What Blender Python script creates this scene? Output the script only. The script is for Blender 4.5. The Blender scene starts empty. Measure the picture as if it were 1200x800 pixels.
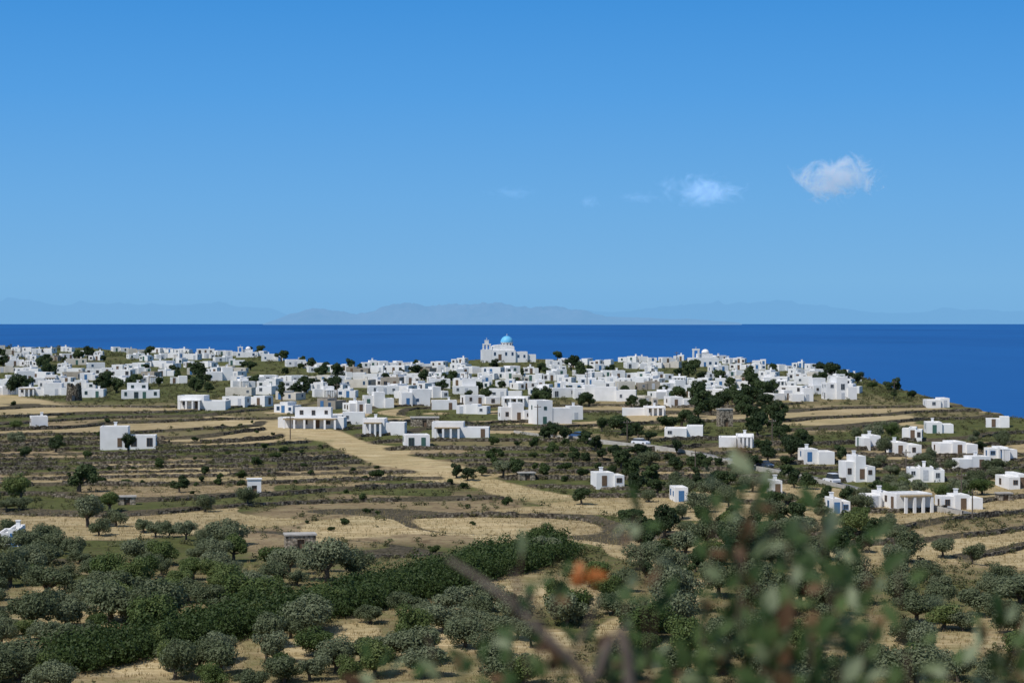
import bpy, math, random
import numpy as np
from mathutils import Vector
random.seed(7); RS=np.random.RandomState(11)
C=bpy.context.scene.collection
F=2400.0; HZ=378.0; ZC=200.0; SEA=110.0
# ------------------------------------------------------------------ noise
LAT=RS.rand(8,256,256)
def vn(x,y,s=0):
    x=np.asarray(x,float);y=np.asarray(y,float)
    xi=np.floor(x).astype(int);yi=np.floor(y).astype(int)
    fx=x-xi;fy=y-yi;fx=fx*fx*(3-2*fx);fy=fy*fy*(3-2*fy)
    L=LAT[s]
    a=L[xi&255,yi&255];b=L[(xi+1)&255,yi&255];c=L[xi&255,(yi+1)&255];d=L[(xi+1)&255,(yi+1)&255]
    return ((a*(1-fx)+b*fx)*(1-fy)+(c*(1-fx)+d*fx)*fy)*2-1
def fb(x,y,s=0):
    return (vn(x,y,s)+.5*vn(x*2.1+7,y*2.1+3,s)+.25*vn(x*4.3+1,y*4.3+9,s))/1.75
def sst(a,b,x):
    t=np.clip((x-a)/(b-a),0,1);return t*t*(3-2*t)
def seg(X,Y,pts,w):
    X=np.asarray(X,float);Y=np.asarray(Y,float);best=np.full(np.broadcast(X,Y).shape,1e9)
    for (a,b),(c,d) in zip(pts[:-1],pts[1:]):
        L=((c-a)**2+((d-b)*2.2)**2);t=np.clip(((X-a)*(c-a)+(Y-b)*2.2*(d-b)*2.2)/L,0,1)
        best=np.minimum(best,np.hypot(X-(a+t*(c-a)),(Y-(b+t*(d-b)))*2.2))
    return 1-sst(w*.6,w,best)
DIAG=[(330,499),(390,512),(450,538),(520,548),(585,572),(650,586),(770,603)]
# ------------------------------------------------------------------ terrain height (relative to the eye)
TY=[800,760,700,640,570,510,470,440,420,405,395]
TD=[200,215,250,310,400,480,620,800,950,1200,1500]
dd=np.arange(-400,1700,1.0)
kd=[-400,-60,0,170]+TD+[1700]
kz=[45,7,-1.7,-36]+[-(a-HZ)/F*b for a,b in zip(TY,TD)]+[-9]
zz=np.interp(dd,kd,kz)
ker=np.ones(25)/25
zs=np.convolve(np.pad(zz,12,mode='edge'),ker,mode='valid')
zs[dd<20]=zz[dd<20]
def zbase(y): return np.interp(y,dd,zs)
_y=np.arange(200,1500,2.0);_Y=HZ-zbase(_y)*F/_y
SX=[-400,0,100,200,300,350,400,480,560,620,700,800,900,960,1000,1040,1080,1200,1300,1700]
SY=[412,409,408,410,413,424,430,428,423,422,424,420,424,432,442,454,464,488,502,520]
def yedge(X):
    Ys=np.interp(X,SX,SY)
    return np.interp(-Ys,-_Y,_y)
STEP=0.68
def tval(x,y):
    return zbase(y)+1.6*vn(x/95,y/95,0)*sst(150,230,y)+.4*vn(x/33,y/33,1)*sst(150,230,y)
def height(x,y,full=False):
    x=np.asarray(x,float);y=np.asarray(y,float)
    X=600+x/np.maximum(y,60)*F
    ye=yedge(X)
    yc=np.minimum(y,ye)
    z=tval(x,yc)
    wz=1.3*vn(x/75+.3,yc/50,2)+.35*vn(x/24,yc/18,5)-x*.016
    t=z/STEP+wz
    Yp=HZ-z*F/np.maximum(yc,60)
    W=sst(462,480,Yp)*(1-sst(648,670,Yp))*(yc>150)*(1-seg(X,Yp,DIAG,24))
    fl=np.floor(t);fr=t-fl
    st=(fl+sst(.84,1.0,fr)+.42-wz)*STEP
    zt=z*(1-W)+st*W
    zt=zt+.08*vn(x/4,y/4,3)+.03*vn(x/1.3,y/1.3,4)
    o=np.maximum(y-ye,0)
    zt=zt-.55*(np.sqrt(o*o+50*50)-50)
    zt=np.maximum(zt,-215)
    if full: return zt,t,Yp,X,W
    return zt
DS=np.concatenate([np.arange(185,520,.8),np.arange(520,800,2),np.arange(800,1400,4)])
def P(X,Y):
    x=(X-600)/F*DS
    hh=height(x,DS);ray=-(Y-HZ)/F*DS
    ok=(hh>=ray)&(DS<=yedge(X)+1)
    if ok.any(): d=DS[np.argmax(ok)]
    else: d=float(yedge(X))-3
    xx=(X-600)/F*d
    return float(xx),float(d),float(height(xx,d))+ZC
# ------------------------------------------------------------------ materials
def newmat(n):
    m=bpy.data.materials.new(n);m.use_nodes=True
    nt=m.node_tree;b=nt.nodes['Principled BSDF'];return m,nt,b
def ramp(nt,fac,stops):
    r=nt.nodes.new('ShaderNodeValToRGB');e=r.color_ramp.elements
    e[0].position=stops[0][0];e[0].color=(*stops[0][1],1);e[1].position=stops[-1][0];e[1].color=(*stops[-1][1],1)
    for p,c in stops[1:-1]:
        k=e.new(p);k.color=(*c,1)
    nt.links.new(fac,r.inputs['Fac']);return r.outputs['Color']
def noise(nt,scale,detail=4,coord='Object',rough=.6,vec=None,scl=None):
    tc=nt.nodes.new('ShaderNodeTexCoord');n=nt.nodes.new('ShaderNodeTexNoise')
    n.inputs['Scale'].default_value=scale;n.inputs['Detail'].default_value=detail;n.inputs['Roughness'].default_value=rough
    src=tc.outputs[coord]
    if scl:
        mp=nt.nodes.new('ShaderNodeMapping');mp.inputs['Scale'].default_value=scl;nt.links.new(src,mp.inputs['Vector']);src=mp.outputs[0]
    nt.links.new(src,n.inputs['Vector']);return n.outputs['Fac']
def bump(nt,b,h,strength,dist):
    k=nt.nodes.new('ShaderNodeBump');k.inputs['Strength'].default_value=strength;k.inputs['Distance'].default_value=dist
    nt.links.new(h,k.inputs['Height']);nt.links.new(k.outputs[0],b.inputs['Normal'])
def mixc(nt,f,a,b,mode='MIX'):
    m=nt.nodes.new('ShaderNodeMix');m.data_type='RGBA';m.blend_type=mode
    for v,i in ((f,0),(a,6),(b,7)):
        if isinstance(v,(int,float)): m.inputs[i].default_value=v
        elif isinstance(v,tuple): m.inputs[i].default_value=(*v,1)
        else: nt.links.new(v,m.inputs[i])
    return m.outputs[2]
def simple(n,c0,c1,scale=1.0,rough=.85,spec=.2,bmp=0,detail=4):
    m,nt,b=newmat(n)
    f=noise(nt,scale,detail);nt.links.new(ramp(nt,f,[(.3,c0),(.7,c1)]),b.inputs['Base Color'])
    b.inputs['Roughness'].default_value=rough;b.inputs['Specular IOR Level'].default_value=spec
    if bmp: bump(nt,b,f,.6,bmp)
    return m
M={}
M['white']=simple('whitewash',(.71,.70,.68),(.84,.83,.81),.35,.9,.1,.02)
M['cream']=simple('cream_plaster',(.50,.46,.39),(.64,.60,.52),.4,.9,.1,.02)
M['grey']=simple('bare_render',(.26,.23,.19),(.38,.34,.28),.4,.9,.1,.02)
M['roof']=simple('roof_lime',(.52,.51,.49),(.74,.73,.71),.5,.9,.1)
M['pane']=simple('dark_glass',(.02,.03,.04),(.05,.06,.07),2,.25,.5)
M['blue']=simple('blue_paint',(.05,.14,.30),(.07,.19,.38),2,.5,.3)
M['brown']=simple('brown_wood',(.11,.07,.04),(.18,.12,.08),3,.6,.3)
M['green_p']=simple('green_paint',(.05,.11,.09),(.07,.15,.12),2,.5,.3)
M['lightframe']=simple('grey_paint',(.40,.42,.45),(.55,.57,.60),2,.5,.3)
M['dome']=simple('dome_blue',(.12,.44,.70),(.17,.52,.78),1,.5,.3)
M['bark']=simple('bark',(.06,.05,.04),(.16,.13,.10),4,.95,.1,.03)
M['asphalt']=simple('asphalt',(.12,.12,.12),(.18,.18,.175),.8,.9,.2)
M['paint']=simple('road_paint',(.45,.45,.45),(.6,.6,.6),2,.8,.2)
M['concrete']=simple('concrete',(.32,.30,.27),(.48,.46,.42),.8,.9,.1)
M['metal']=simple('dull_metal',(.25,.26,.27),(.35,.36,.37),3,.5,.5)
M['tyre']=simple('tyre',(.02,.02,.02),(.03,.03,.03),3,.9,.2)
M['polewood']=simple('pole_wood',(.10,.08,.06),(.17,.14,.11),3,.9,.1)
M['straw_p']=simple('reed_cover',(.28,.21,.12),(.38,.30,.18),3,.9,.1)
for n,c in (('car_white',(.75,.76,.78)),('car_silver',(.42,.44,.47)),('car_dark',(.03,.05,.09)),('car_blue',(.05,.12,.28))):
    M[n]=simple(n,c,tuple(v*1.05 for v in c),1,.25,.6)
def stone_mat(n,a,b_,c,scale):
    m,nt,b=newmat(n)
    tc=nt.nodes.new('ShaderNodeTexCoord');v=nt.nodes.new('ShaderNodeTexVoronoi');v.inputs['Scale'].default_value=scale
    nt.links.new(tc.outputs['Object'],v.inputs['Vector'])
    sp=nt.nodes.new('ShaderNodeSeparateColor');nt.links.new(v.outputs['Color'],sp.inputs[0])
    col=ramp(nt,sp.outputs[0],[(0,a),(.5,b_),(1,c)])
    edge=ramp(nt,v.outputs['Distance'],[(.35,(1,1,1)),(.75,(.3,.3,.3))])
    nt.links.new(mixc(nt,1.0,col,edge,'MULTIPLY'),b.inputs['Base Color'])
    b.inputs['Roughness'].default_value=.95;b.inputs['Specular IOR Level'].default_value=.1
    bump(nt,b,v.outputs['Distance'],.7,-.08);return m
M['stone']=stone_mat('dry_stone',(.075,.064,.048),(.14,.12,.09),(.25,.22,.17),2.3)
M['stone_pale']=stone_mat('pale_stone',(.24,.20,.15),(.34,.29,.22),(.44,.38,.30),2.5)
def leafmat(n,c0,c1,c2,scale=1.2,trans=.3):
    m,nt,b=newmat(n)
    oi=nt.nodes.new('ShaderNodeObjectInfo');f=noise(nt,scale,3)
    ad=nt.nodes.new('ShaderNodeMath');ad.operation='MULTIPLY_ADD';ad.inputs[1].default_value=.5;nt.links.new(oi.outputs['Random'],ad.inputs[0])
    mu=nt.nodes.new('ShaderNodeMath');mu.operation='MULTIPLY';mu.inputs[1].default_value=.55;nt.links.new(f,mu.inputs[0]);nt.links.new(mu.outputs[0],ad.inputs[2])
    col=ramp(nt,ad.outputs[0],[(.15,c0),(.45,c1),(.8,c2)])
    nt.links.new(col,b.inputs['Base Color']);b.inputs['Roughness'].default_value=.6;b.inputs['Specular IOR Level'].default_value=.25
    tr=nt.nodes.new('ShaderNodeBsdfTranslucent');nt.links.new(col,tr.inputs['Color'])
    mx=nt.nodes.new('ShaderNodeMixShader');mx.inputs[0].default_value=trans
    out=nt.nodes['Material Output'];nt.links.new(b.outputs[0],mx.inputs[1]);nt.links.new(tr.outputs[0],mx.inputs[2]);nt.links.new(mx.outputs[0],out.inputs['Surface'])
    return m
M['olive']=leafmat('olive_leaves',(.075,.095,.042),(.120,.145,.072),(.185,.21,.12))
M['fresh']=leafmat('fresh_leaves',(.050,.080,.020),(.085,.125,.034),(.14,.175,.055))
M['dark']=leafmat('dark_leaves',(.020,.036,.013),(.038,.062,.021),(.068,.1,.034))
M['scrub']=leafmat('scrub_leaves',(.045,.055,.020),(.085,.095,.036),(.15,.14,.06),.12)
M['mastic']=leafmat('mastic_leaves',(.020,.038,.010),(.036,.062,.015),(.065,.098,.026),.4)
M['grass']=leafmat('dry_grass',(.22,.175,.08),(.36,.28,.135),(.48,.39,.2),.1)
M['fg_leaf']=leafmat('shrub_leaves',(.022,.050,.014),(.052,.095,.027),(.105,.155,.05),14,.35)
M['fg_pale']=leafmat('pale_leaves',(.13,.17,.08),(.20,.24,.125),(.29,.33,.20),14,.35)
M['fg_red']=leafmat('reddish_leaves',(.08,.045,.025),(.13,.07,.035),(.18,.11,.05),14,.35)
M['orange']=leafmat('orange_leaf',(.30,.085,.02),(.40,.12,.03),(.46,.16,.04),14,.3)
M['twig']=simple('brown_twig',(.06,.040,.030),(.12,.085,.062),30,.9,.1)
M['greytwig']=simple('grey_twig',(.085,.065,.055),(.16,.13,.11),30,.9,.1)
# ------------------------------------------------------------------ mesh helpers
class MB:
    def __init__(s): s.v=[];s.f=[]
    def box(s,x0,x1,y0,y1,z0,z1):
        n=len(s.v);s.v+=[(x0,y0,z0),(x1,y0,z0),(x1,y1,z0),(x0,y1,z0),(x0,y0,z1),(x1,y0,z1),(x1,y1,z1),(x0,y1,z1)]
        s.f+=[tuple(n+i for i in q) for q in ((3,2,1,0),(4,5,6,7),(0,1,5,4),(1,2,6,5),(2,3,7,6),(3,0,4,7))];return s
    def tube(s,pts,rad,k=6):
        n0=len(s.v);N=len(pts)
        for i,p in enumerate(pts):
            p=Vector(p);a=Vector(pts[max(i-1,0)]);b=Vector(pts[min(i+1,N-1)]);t=(b-a)
            t=t.normalized() if t.length>0 else Vector((0,0,1))
            u=t.cross(Vector((.3,.9,.1)));u=u.normalized() if u.length>1e-4 else Vector((1,0,0));w=t.cross(u)
            for j in range(k):
                q=p+(u*math.cos(j*2*math.pi/k)+w*math.sin(j*2*math.pi/k))*rad[i];s.v.append(tuple(q))
        for i in range(N-1):
            for j in range(k):
                s.f.append((n0+i*k+j,n0+i*k+(j+1)%k,n0+(i+1)*k+(j+1)%k,n0+(i+1)*k+j))
        s.f.append(tuple(n0+j for j in range(k))[::-1]);s.f.append(tuple(n0+(N-1)*k+j for j in range(k)));return s
    def lathe(s,prof,k=16,cx=0,cy=0):
        n0=len(s.v)
        for r,z in prof:
            for j in range(k): s.v.append((cx+r*math.cos(j*2*math.pi/k),cy+r*math.sin(j*2*math.pi/k),z))
        for i in range(len(prof)-1):
            for j in range(k): s.f.append((n0+i*k+j,n0+i*k+(j+1)%k,n0+(i+1)*k+(j+1)%k,n0+(i+1)*k+j))
        s.f.append(tuple(n0+(len(prof)-1)*k+j for j in range(k)));return s
    def prism(s,prof,y0,y1):   # profile in xz extruded along y
        n=len(s.v);k=len(prof)
        for y in (y0,y1): s.v+=[(x,y,z) for x,z in prof]
        s.f.append(tuple(range(n,n+k)));s.f.append(tuple(range(n+2*k-1,n+k-1,-1)))
        for i in range(k): j=(i+1)%k;s.f.append((n+j,n+i,n+k+i,n+k+j))
        return s
    def mesh(s,name,mat,smooth=False):
        me=bpy.data.meshes.new(name);me.from_pydata(s.v,[],s.f);me.materials.append(mat)
        if smooth: me.polygons.foreach_set('use_smooth',[True]*len(me.polygons))
        me.update();return me
    def build(s,name,mat,parent=None,smooth=False,loc=(0,0,0),rz=0):
        return link(name,s.mesh(name,mat,smooth),parent,loc,rz)
def link(name,me,parent=None,loc=(0,0,0),rz=0):
    o=bpy.data.objects.new(name,me);C.objects.link(o);o.location=loc;o.rotation_euler=(0,0,rz)
    if parent: o.parent=parent
    return o
def npmesh(name,V,Fq,mat,smooth=False):
    me=bpy.data.meshes.new(name);me.vertices.add(len(V));me.vertices.foreach_set('co',V.astype(np.float32).ravel())
    k=Fq.shape[1];me.loops.add(Fq.size);me.loops.foreach_set('vertex_index',Fq.astype(np.int32).ravel())
    me.polygons.add(len(Fq));me.polygons.foreach_set('loop_start',(np.arange(len(Fq))*k).astype(np.int32))
    if smooth: me.polygons.foreach_set('use_smooth',np.ones(len(Fq),bool))
    me.materials.append(mat);me.update(calc_edges=True);return me
THINGS=[]
def thing(name,cat,loc,rz=0,group=None):
    o=link(name,None,None,loc,rz);o['category']=cat
    if group:o['group']=group
    return o
def reg(o,look,noun,X,Y,cat=None,group=None,label=None):
    if cat:o['category']=cat
    if group:o['group']=group
    THINGS.append((o,look,noun,X,Y,label))
def proj(x,y,z): return 600+x/y*F, HZ-(z-ZC)/y*F
# ------------------------------------------------------------------ terrain mesh
rows=np.concatenate([np.arange(-60,180,5),np.arange(180,640,.7),np.arange(640,760,1.4),np.arange(760,1300,4),np.arange(1300,1700,25)])
cols=np.concatenate([np.arange(-1.1,-.28,.02),np.arange(-.28,.28,.00095),np.arange(.28,1.11,.02)])
Yg,Ug=np.meshgrid(rows,cols,indexing='ij')
Xg=Ug*np.maximum(Yg,60)
Zg,Tg,Yb,XP,Wg=height(Xg,Yg,True)
YP=HZ-Zg*F/np.maximum(Yg,60)
nr,nc=Yg.shape
V=np.stack([Xg,Yg,Zg+ZC],-1).reshape(-1,3)
idx=np.arange(nr*nc).reshape(nr,nc)
Fq=np.stack([idx[:-1,:-1],idx[:-1,1:],idx[1:,1:],idx[1:,:-1]],-1).reshape(-1,4)
fl=np.floor(Tg)
cell=np.floor(Xg/46+.7*vn(Xg/20,Yg/20,5)+fl*.37)
hs=LAT[6][(fl.astype(int)*13)&255,(cell.astype(int)*7)&255]
n1=fb(Xg/14,Yg/9,3)*.5+.5;n2=fb(Xg/40,Yg/25,7)*.5+.5
straw=np.where(hs<.36,.74,np.where(hs<.72,.42,.18))
green=np.where(hs>.70,.80,np.where((hs>.44)&(hs<.56),.5,.12))
cen=seg(XP,YP,[(340,625),(430,605),(560,610)],90)*(YP>560)
straw=np.maximum(straw,cen*np.where(hs<.6,.8,.35));green=green*(1-.7*cen)
rgt=sst(600,680,XP)*sst(495,510,YP)*(1-sst(610,640,YP))
green=green+rgt*.3*(hs>.25);straw=straw*(1-.4*rgt*(hs>.2))
midz=sst(468,485,YP)*(1-sst(640,680,YP))
straw=straw*midz+(1-midz)*(.16+n2*.95);green=green*midz+(1-midz)*(1-n2)*.9
vil=1-sst(455,480,YP)
straw=straw*(1-vil)+vil*(n2*.22);green=green*(1-vil)+vil*(1-n2*.5)*1.05
for pts,w in ((DIAG,22),([(300,499),(345,503)],14),([(400,521),(470,529)],14),([(470,556),(560,566)],12),([(380,622),(470,612),(560,615),(620,640)],36),([(250,492),(340,500)],16),
              ([(1060,640),(1200,650)],45),([(930,690),(1000,655)],40),([(160,778),(250,770)],45),([(540,745),(640,755)],50),([(0,470),(60,480)],25),([(900,492),(1060,492)],18),([(820,690),(720,740)],30),([(20,665),(120,720)],28),([(330,765),(420,740)],30),([(150,548),(260,553)],14)):
    k=seg(XP,YP,pts,w);straw=np.maximum(straw,k*(.70+.65*n1));green=green*(1-k*(.6+.4*(n1>.42)))
for pts,w in (([(60,520),(330,535)],20),([(930,517),(1100,517)],22),([(330,572),(520,578)],12),([(0,680),(100,680)],20),([(900,545),(980,552)],12),([(980,440),(1060,466)],16),([(300,415),(360,430)],20)):
    k=seg(XP,YP,pts,w)*.9;green=np.maximum(green,k);straw=straw*(1-k)
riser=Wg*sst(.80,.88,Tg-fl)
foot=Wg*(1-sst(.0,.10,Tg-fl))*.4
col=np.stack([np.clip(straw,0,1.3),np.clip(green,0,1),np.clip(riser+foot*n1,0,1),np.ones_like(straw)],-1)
m,nt,b=newmat('hillside')
at=nt.nodes.new('ShaderNodeAttribute');at.attribute_name='fld'
sp=nt.nodes.new('ShaderNodeSeparateColor');nt.links.new(at.outputs['Color'],sp.inputs[0])
nA=noise(nt,.35,6,rough=.7);nB=noise(nt,1.6,4,rough=.7);nD=noise(nt,.5,4,scl=(.25,2.2,1));nE=noise(nt,.045,4)
soil=ramp(nt,nA,[(.3,(.135,.096,.057)),(.55,(.235,.172,.106)),(.75,(.34,.265,.175))])
st1=ramp(nt,nD,[(.3,(.32,.235,.12)),(.5,(.47,.365,.20)),(.72,(.62,.51,.32))])
gr=ramp(nt,nA,[(.3,(.062,.074,.026)),(.55,(.11,.118,.042)),(.75,(.185,.17,.072))])
def addn(a,nz,k,lo,hi):
    q=nt.nodes.new('ShaderNodeMath');q.operation='MULTIPLY_ADD';nt.links.new(nz,q.inputs[0]);q.inputs[1].default_value=k;nt.links.new(a,q.inputs[2])
    r=nt.nodes.new('ShaderNodeMapRange');r.inputs[1].default_value=lo+k*.5;r.inputs[2].default_value=hi+k*.5;nt.links.new(q.outputs[0],r.inputs[0]);return r.outputs[0]
c=mixc(nt,addn(sp.outputs[0],nA,1.2,.15,.9),soil,st1)
c=mixc(nt,addn(sp.outputs[1],nA,1.4,.25,.75),c,gr)
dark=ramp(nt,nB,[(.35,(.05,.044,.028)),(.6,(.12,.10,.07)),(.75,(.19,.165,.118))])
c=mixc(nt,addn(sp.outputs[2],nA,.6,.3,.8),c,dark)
spk=ramp(nt,nB,[(.30,(.45,.48,.40)),(.44,(1,1,1))])
c=mixc(nt,.8,c,spk,'MULTIPLY')
big=ramp(nt,nE,[(.35,(.80,.82,.78)),(.65,(1.0,1.0,1.0))]);c=mixc(nt,1.0,c,big,'MULTIPLY')
nt.links.new(c,b.inputs['Base Color']);b.inputs['Roughness'].default_value=.95;b.inputs['Specular IOR Level'].default_value=.05
bump(nt,b,nB,.8,.25)
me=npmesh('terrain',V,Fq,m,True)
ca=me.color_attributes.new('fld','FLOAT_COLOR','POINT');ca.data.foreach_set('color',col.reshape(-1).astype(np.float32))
ter=link('terrain',me);ter['kind']='structure'
# ------------------------------------------------------------------ sea
m,nt,b=newmat('sea_water')
na=noise(nt,.0005,6,scl=(1,.28,1));nb=noise(nt,.02,3)
nt.links.new(ramp(nt,na,[(.28,(.004,.066,.245)),(.5,(.006,.085,.295)),(.72,(.010,.108,.34))]),b.inputs['Base Color'])
b.inputs['Roughness'].default_value=.45;b.inputs['Specular IOR Level'].default_value=.12
bump(nt,b,nb,.5,3)
sea=MB();sea.v=[(-600000,-3000,SEA),(600000,-3000,SEA),(600000,600000,SEA),(-600000,600000,SEA)];sea.f=[(0,1,2,3)]
o=sea.build('sea',m);o['kind']='structure'
# ------------------------------------------------------------------ far islands
def island(name,dist,prof,depth,basec,haze_glow,mix,seed):
    m,nt,b=newmat(name+'_slopes_hazed');f=noise(nt,.0004,6,rough=.7)
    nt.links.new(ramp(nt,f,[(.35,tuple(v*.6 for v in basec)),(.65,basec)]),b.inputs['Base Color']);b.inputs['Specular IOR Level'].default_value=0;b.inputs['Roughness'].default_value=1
    em=nt.nodes.new('ShaderNodeEmission');em.inputs[0].default_value=(*haze_glow,1)  # airlight haze painted on the slopes as even blue emission
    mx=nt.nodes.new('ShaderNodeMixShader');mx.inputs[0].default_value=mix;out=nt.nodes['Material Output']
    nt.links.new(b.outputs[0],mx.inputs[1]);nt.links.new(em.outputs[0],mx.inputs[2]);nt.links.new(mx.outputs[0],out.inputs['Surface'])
    xs=np.linspace(prof[0][0],prof[-1][0],260);hp=np.interp(xs,[p[0] for p in prof],[HZ-p[1] for p in prof])
    k=np.linspace(0,1,22)
    A,B=np.meshgrid(k,xs,indexing='ij');Hh=np.interp(B,xs,hp)/F*dist
    sh=np.sin(np.clip(A,0,1)*math.pi)**.8
    rid=fb(B/14,A*6+seed,seed)*.22+fb(B/5,A*12,seed+1)*.09
    z=SEA+(Hh+ZC-SEA)*sh*(1+rid);z=np.where((A==0)|(A==1),SEA-40,z)
    y=dist+(A-.5)*depth;x=(B-600)/F*dist
    V=np.stack([x,y,z],-1).reshape(-1,3);n,mm=A.shape;i=np.arange(n*mm).reshape(n,mm)
    Fq=np.stack([i[:-1,:-1],i[:-1,1:],i[1:,1:],i[1:,:-1]],-1).reshape(-1,4)
    o=link(name,npmesh(name,V,Fq,m,True));o['kind']='structure'
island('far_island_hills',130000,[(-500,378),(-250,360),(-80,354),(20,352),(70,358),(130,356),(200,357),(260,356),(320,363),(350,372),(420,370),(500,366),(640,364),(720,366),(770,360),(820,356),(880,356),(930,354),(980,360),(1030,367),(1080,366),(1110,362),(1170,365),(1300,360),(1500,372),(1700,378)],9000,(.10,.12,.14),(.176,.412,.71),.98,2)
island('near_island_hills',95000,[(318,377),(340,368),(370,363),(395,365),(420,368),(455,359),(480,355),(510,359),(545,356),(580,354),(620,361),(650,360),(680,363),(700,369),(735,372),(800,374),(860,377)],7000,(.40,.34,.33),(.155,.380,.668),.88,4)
# ------------------------------------------------------------------ clouds (volumes far out over the sea, with glow added for scattered light)
def cloud(X,Y,wp,hp,dens,label,bright,seed,thr=.30,sc_=(.95,.95,.97),dist=9000):
    m=bpy.data.materials.new('cloud_vapour_glow');m.use_nodes=True;nt=m.node_tree
    for n in list(nt.nodes):
        if n.type!='OUTPUT_MATERIAL': nt.nodes.remove(n)
    out=nt.nodes['Material Output']
    tc=nt.nodes.new('ShaderNodeTexCoord');mp=nt.nodes.new('ShaderNodeMapping');mp.inputs['Location'].default_value=(seed,seed*1.7,0);mp.inputs['Scale'].default_value=(1.8,1,1)
    nt.links.new(tc.outputs['Object'],mp.inputs[0])
    n=nt.nodes.new('ShaderNodeTexNoise');n.inputs['Scale'].default_value=1.5;n.inputs['Detail'].default_value=8;n.inputs['Roughness'].default_value=.68;n.inputs['Distortion'].default_value=1.0;nt.links.new(mp.outputs[0],n.inputs['Vector'])
    ln=nt.nodes.new('ShaderNodeVectorMath');ln.operation='LENGTH';nt.links.new(tc.outputs['Object'],ln.inputs[0])
    a=nt.nodes.new('ShaderNodeMath');a.operation='MULTIPLY_ADD';a.inputs[1].default_value=-.34;a.inputs[2].default_value=.0;nt.links.new(ln.outputs['Value'],a.inputs[0])
    s=nt.nodes.new('ShaderNodeMath');s.operation='ADD';nt.links.new(a.outputs[0],s.inputs[0]);nt.links.new(n.outputs['Fac'],s.inputs[1])
    r=nt.nodes.new('ShaderNodeMapRange');r.inputs[1].default_value=thr;r.inputs[2].default_value=thr+.2;r.inputs[4].default_value=dens;nt.links.new(s.outputs[0],r.inputs[0])
    sc=nt.nodes.new('ShaderNodeVolumeScatter');sc.inputs['Color'].default_value=(*sc_,1);nt.links.new(r.outputs[0],sc.inputs['Density'])
    em=nt.nodes.new('ShaderNodeEmission');em.inputs[0].default_value=(*bright,1);nt.links.new(r.outputs[0],em.inputs[1])  # emission follows density, standing in for multiply scattered sunlight
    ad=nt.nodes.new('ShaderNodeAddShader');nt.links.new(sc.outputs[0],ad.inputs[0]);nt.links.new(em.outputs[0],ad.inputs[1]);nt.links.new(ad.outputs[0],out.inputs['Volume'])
    mb=MB();mb.lathe([(0.02,-1)]+[(math.cos(t),math.sin(t)) for t in np.linspace(-1.4,1.4,12)]+[(.02,1)],20)
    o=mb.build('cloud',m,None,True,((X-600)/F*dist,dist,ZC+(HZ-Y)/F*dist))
    o.scale=(wp/2/F*dist,wp/2/F*dist*.7,hp/2/F*dist)
    o['category']='cloud';o['label']=label
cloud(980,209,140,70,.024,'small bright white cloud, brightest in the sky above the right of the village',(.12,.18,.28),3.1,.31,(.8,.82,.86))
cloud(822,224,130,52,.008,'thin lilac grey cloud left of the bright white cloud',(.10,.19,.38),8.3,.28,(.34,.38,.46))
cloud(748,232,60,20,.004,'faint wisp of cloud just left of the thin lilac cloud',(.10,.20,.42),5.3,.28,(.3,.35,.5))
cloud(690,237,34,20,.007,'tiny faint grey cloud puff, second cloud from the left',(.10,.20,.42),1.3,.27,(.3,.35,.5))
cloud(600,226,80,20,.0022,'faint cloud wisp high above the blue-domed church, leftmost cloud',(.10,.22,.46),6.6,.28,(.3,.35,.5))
# ------------------------------------------------------------------ houses
LM=[('the blue-domed church',595,413),('the ruined stone windmill',85,460),('the white terrace house',150,520),('the white tower hut',297,572),
('the square stone shed',350,637),('the small stone hut',147,587),('the arcaded white house',540,503),('the lone slope house',710,562),('the white box hut',797,582),
('the two-storey roadside house',1005,550),('the tall parapet church',825,415),('the long low house',237,474),('the wide stepped house',365,490),
('the hilltop house cluster',985,462),('the far white chapel',288,415),('the picture\'s left edge',0,640),('the bottom left corner',0,800),('the bottom edge centre',450,800),
('the orange leaf',690,675),('the bottom right corner',1200,800),('the picture\'s right edge',1200,640),('the straw field bend',640,590),('the left village corner',0,430),
('the road\'s upper end',650,511),('the eastern sea-view house',1172,497),('the large front house',645,480),('the dark scrub band',470,690),('the road\'s lower end',1110,602),
('the grove\'s middle',160,690),('the narrow road house',912,578),('the grassy right clearing',1130,635),('the ridge bushes',960,690),('the scrub\'s right tip',640,655),('the blocky centre house',720,462)]
ORD=['nearest','second nearest','third nearest','fourth nearest','fifth nearest','sixth nearest','seventh nearest','eighth nearest','ninth nearest','tenth nearest']+['%dth nearest'%i for i in range(11,60)]
WC={}
def winmesh(w,h,fk):
    k=(round(w,1),round(h,1),fk)
    if k not in WC:
        w,h=k[0],k[1];t=.09
        mb=MB();mb.box(-w/2,-w/2+t,-.07,.03,0,h);mb.box(w/2-t,w/2,-.07,.03,0,h);mb.box(-w/2+t,w/2-t,-.068,.03,0,t);mb.box(-w/2+t,w/2-t,-.068,.03,h-t,h);mb.box(-.03,.03,-.06,.02,t,h-t)
        p=MB();p.box(-w/2+t,w/2-t,-.03,.02,t,h-t)
        WC[k]=(mb.mesh('window',M[fk]),p.mesh('pane',M['pane']))
    return WC[k]
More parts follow.
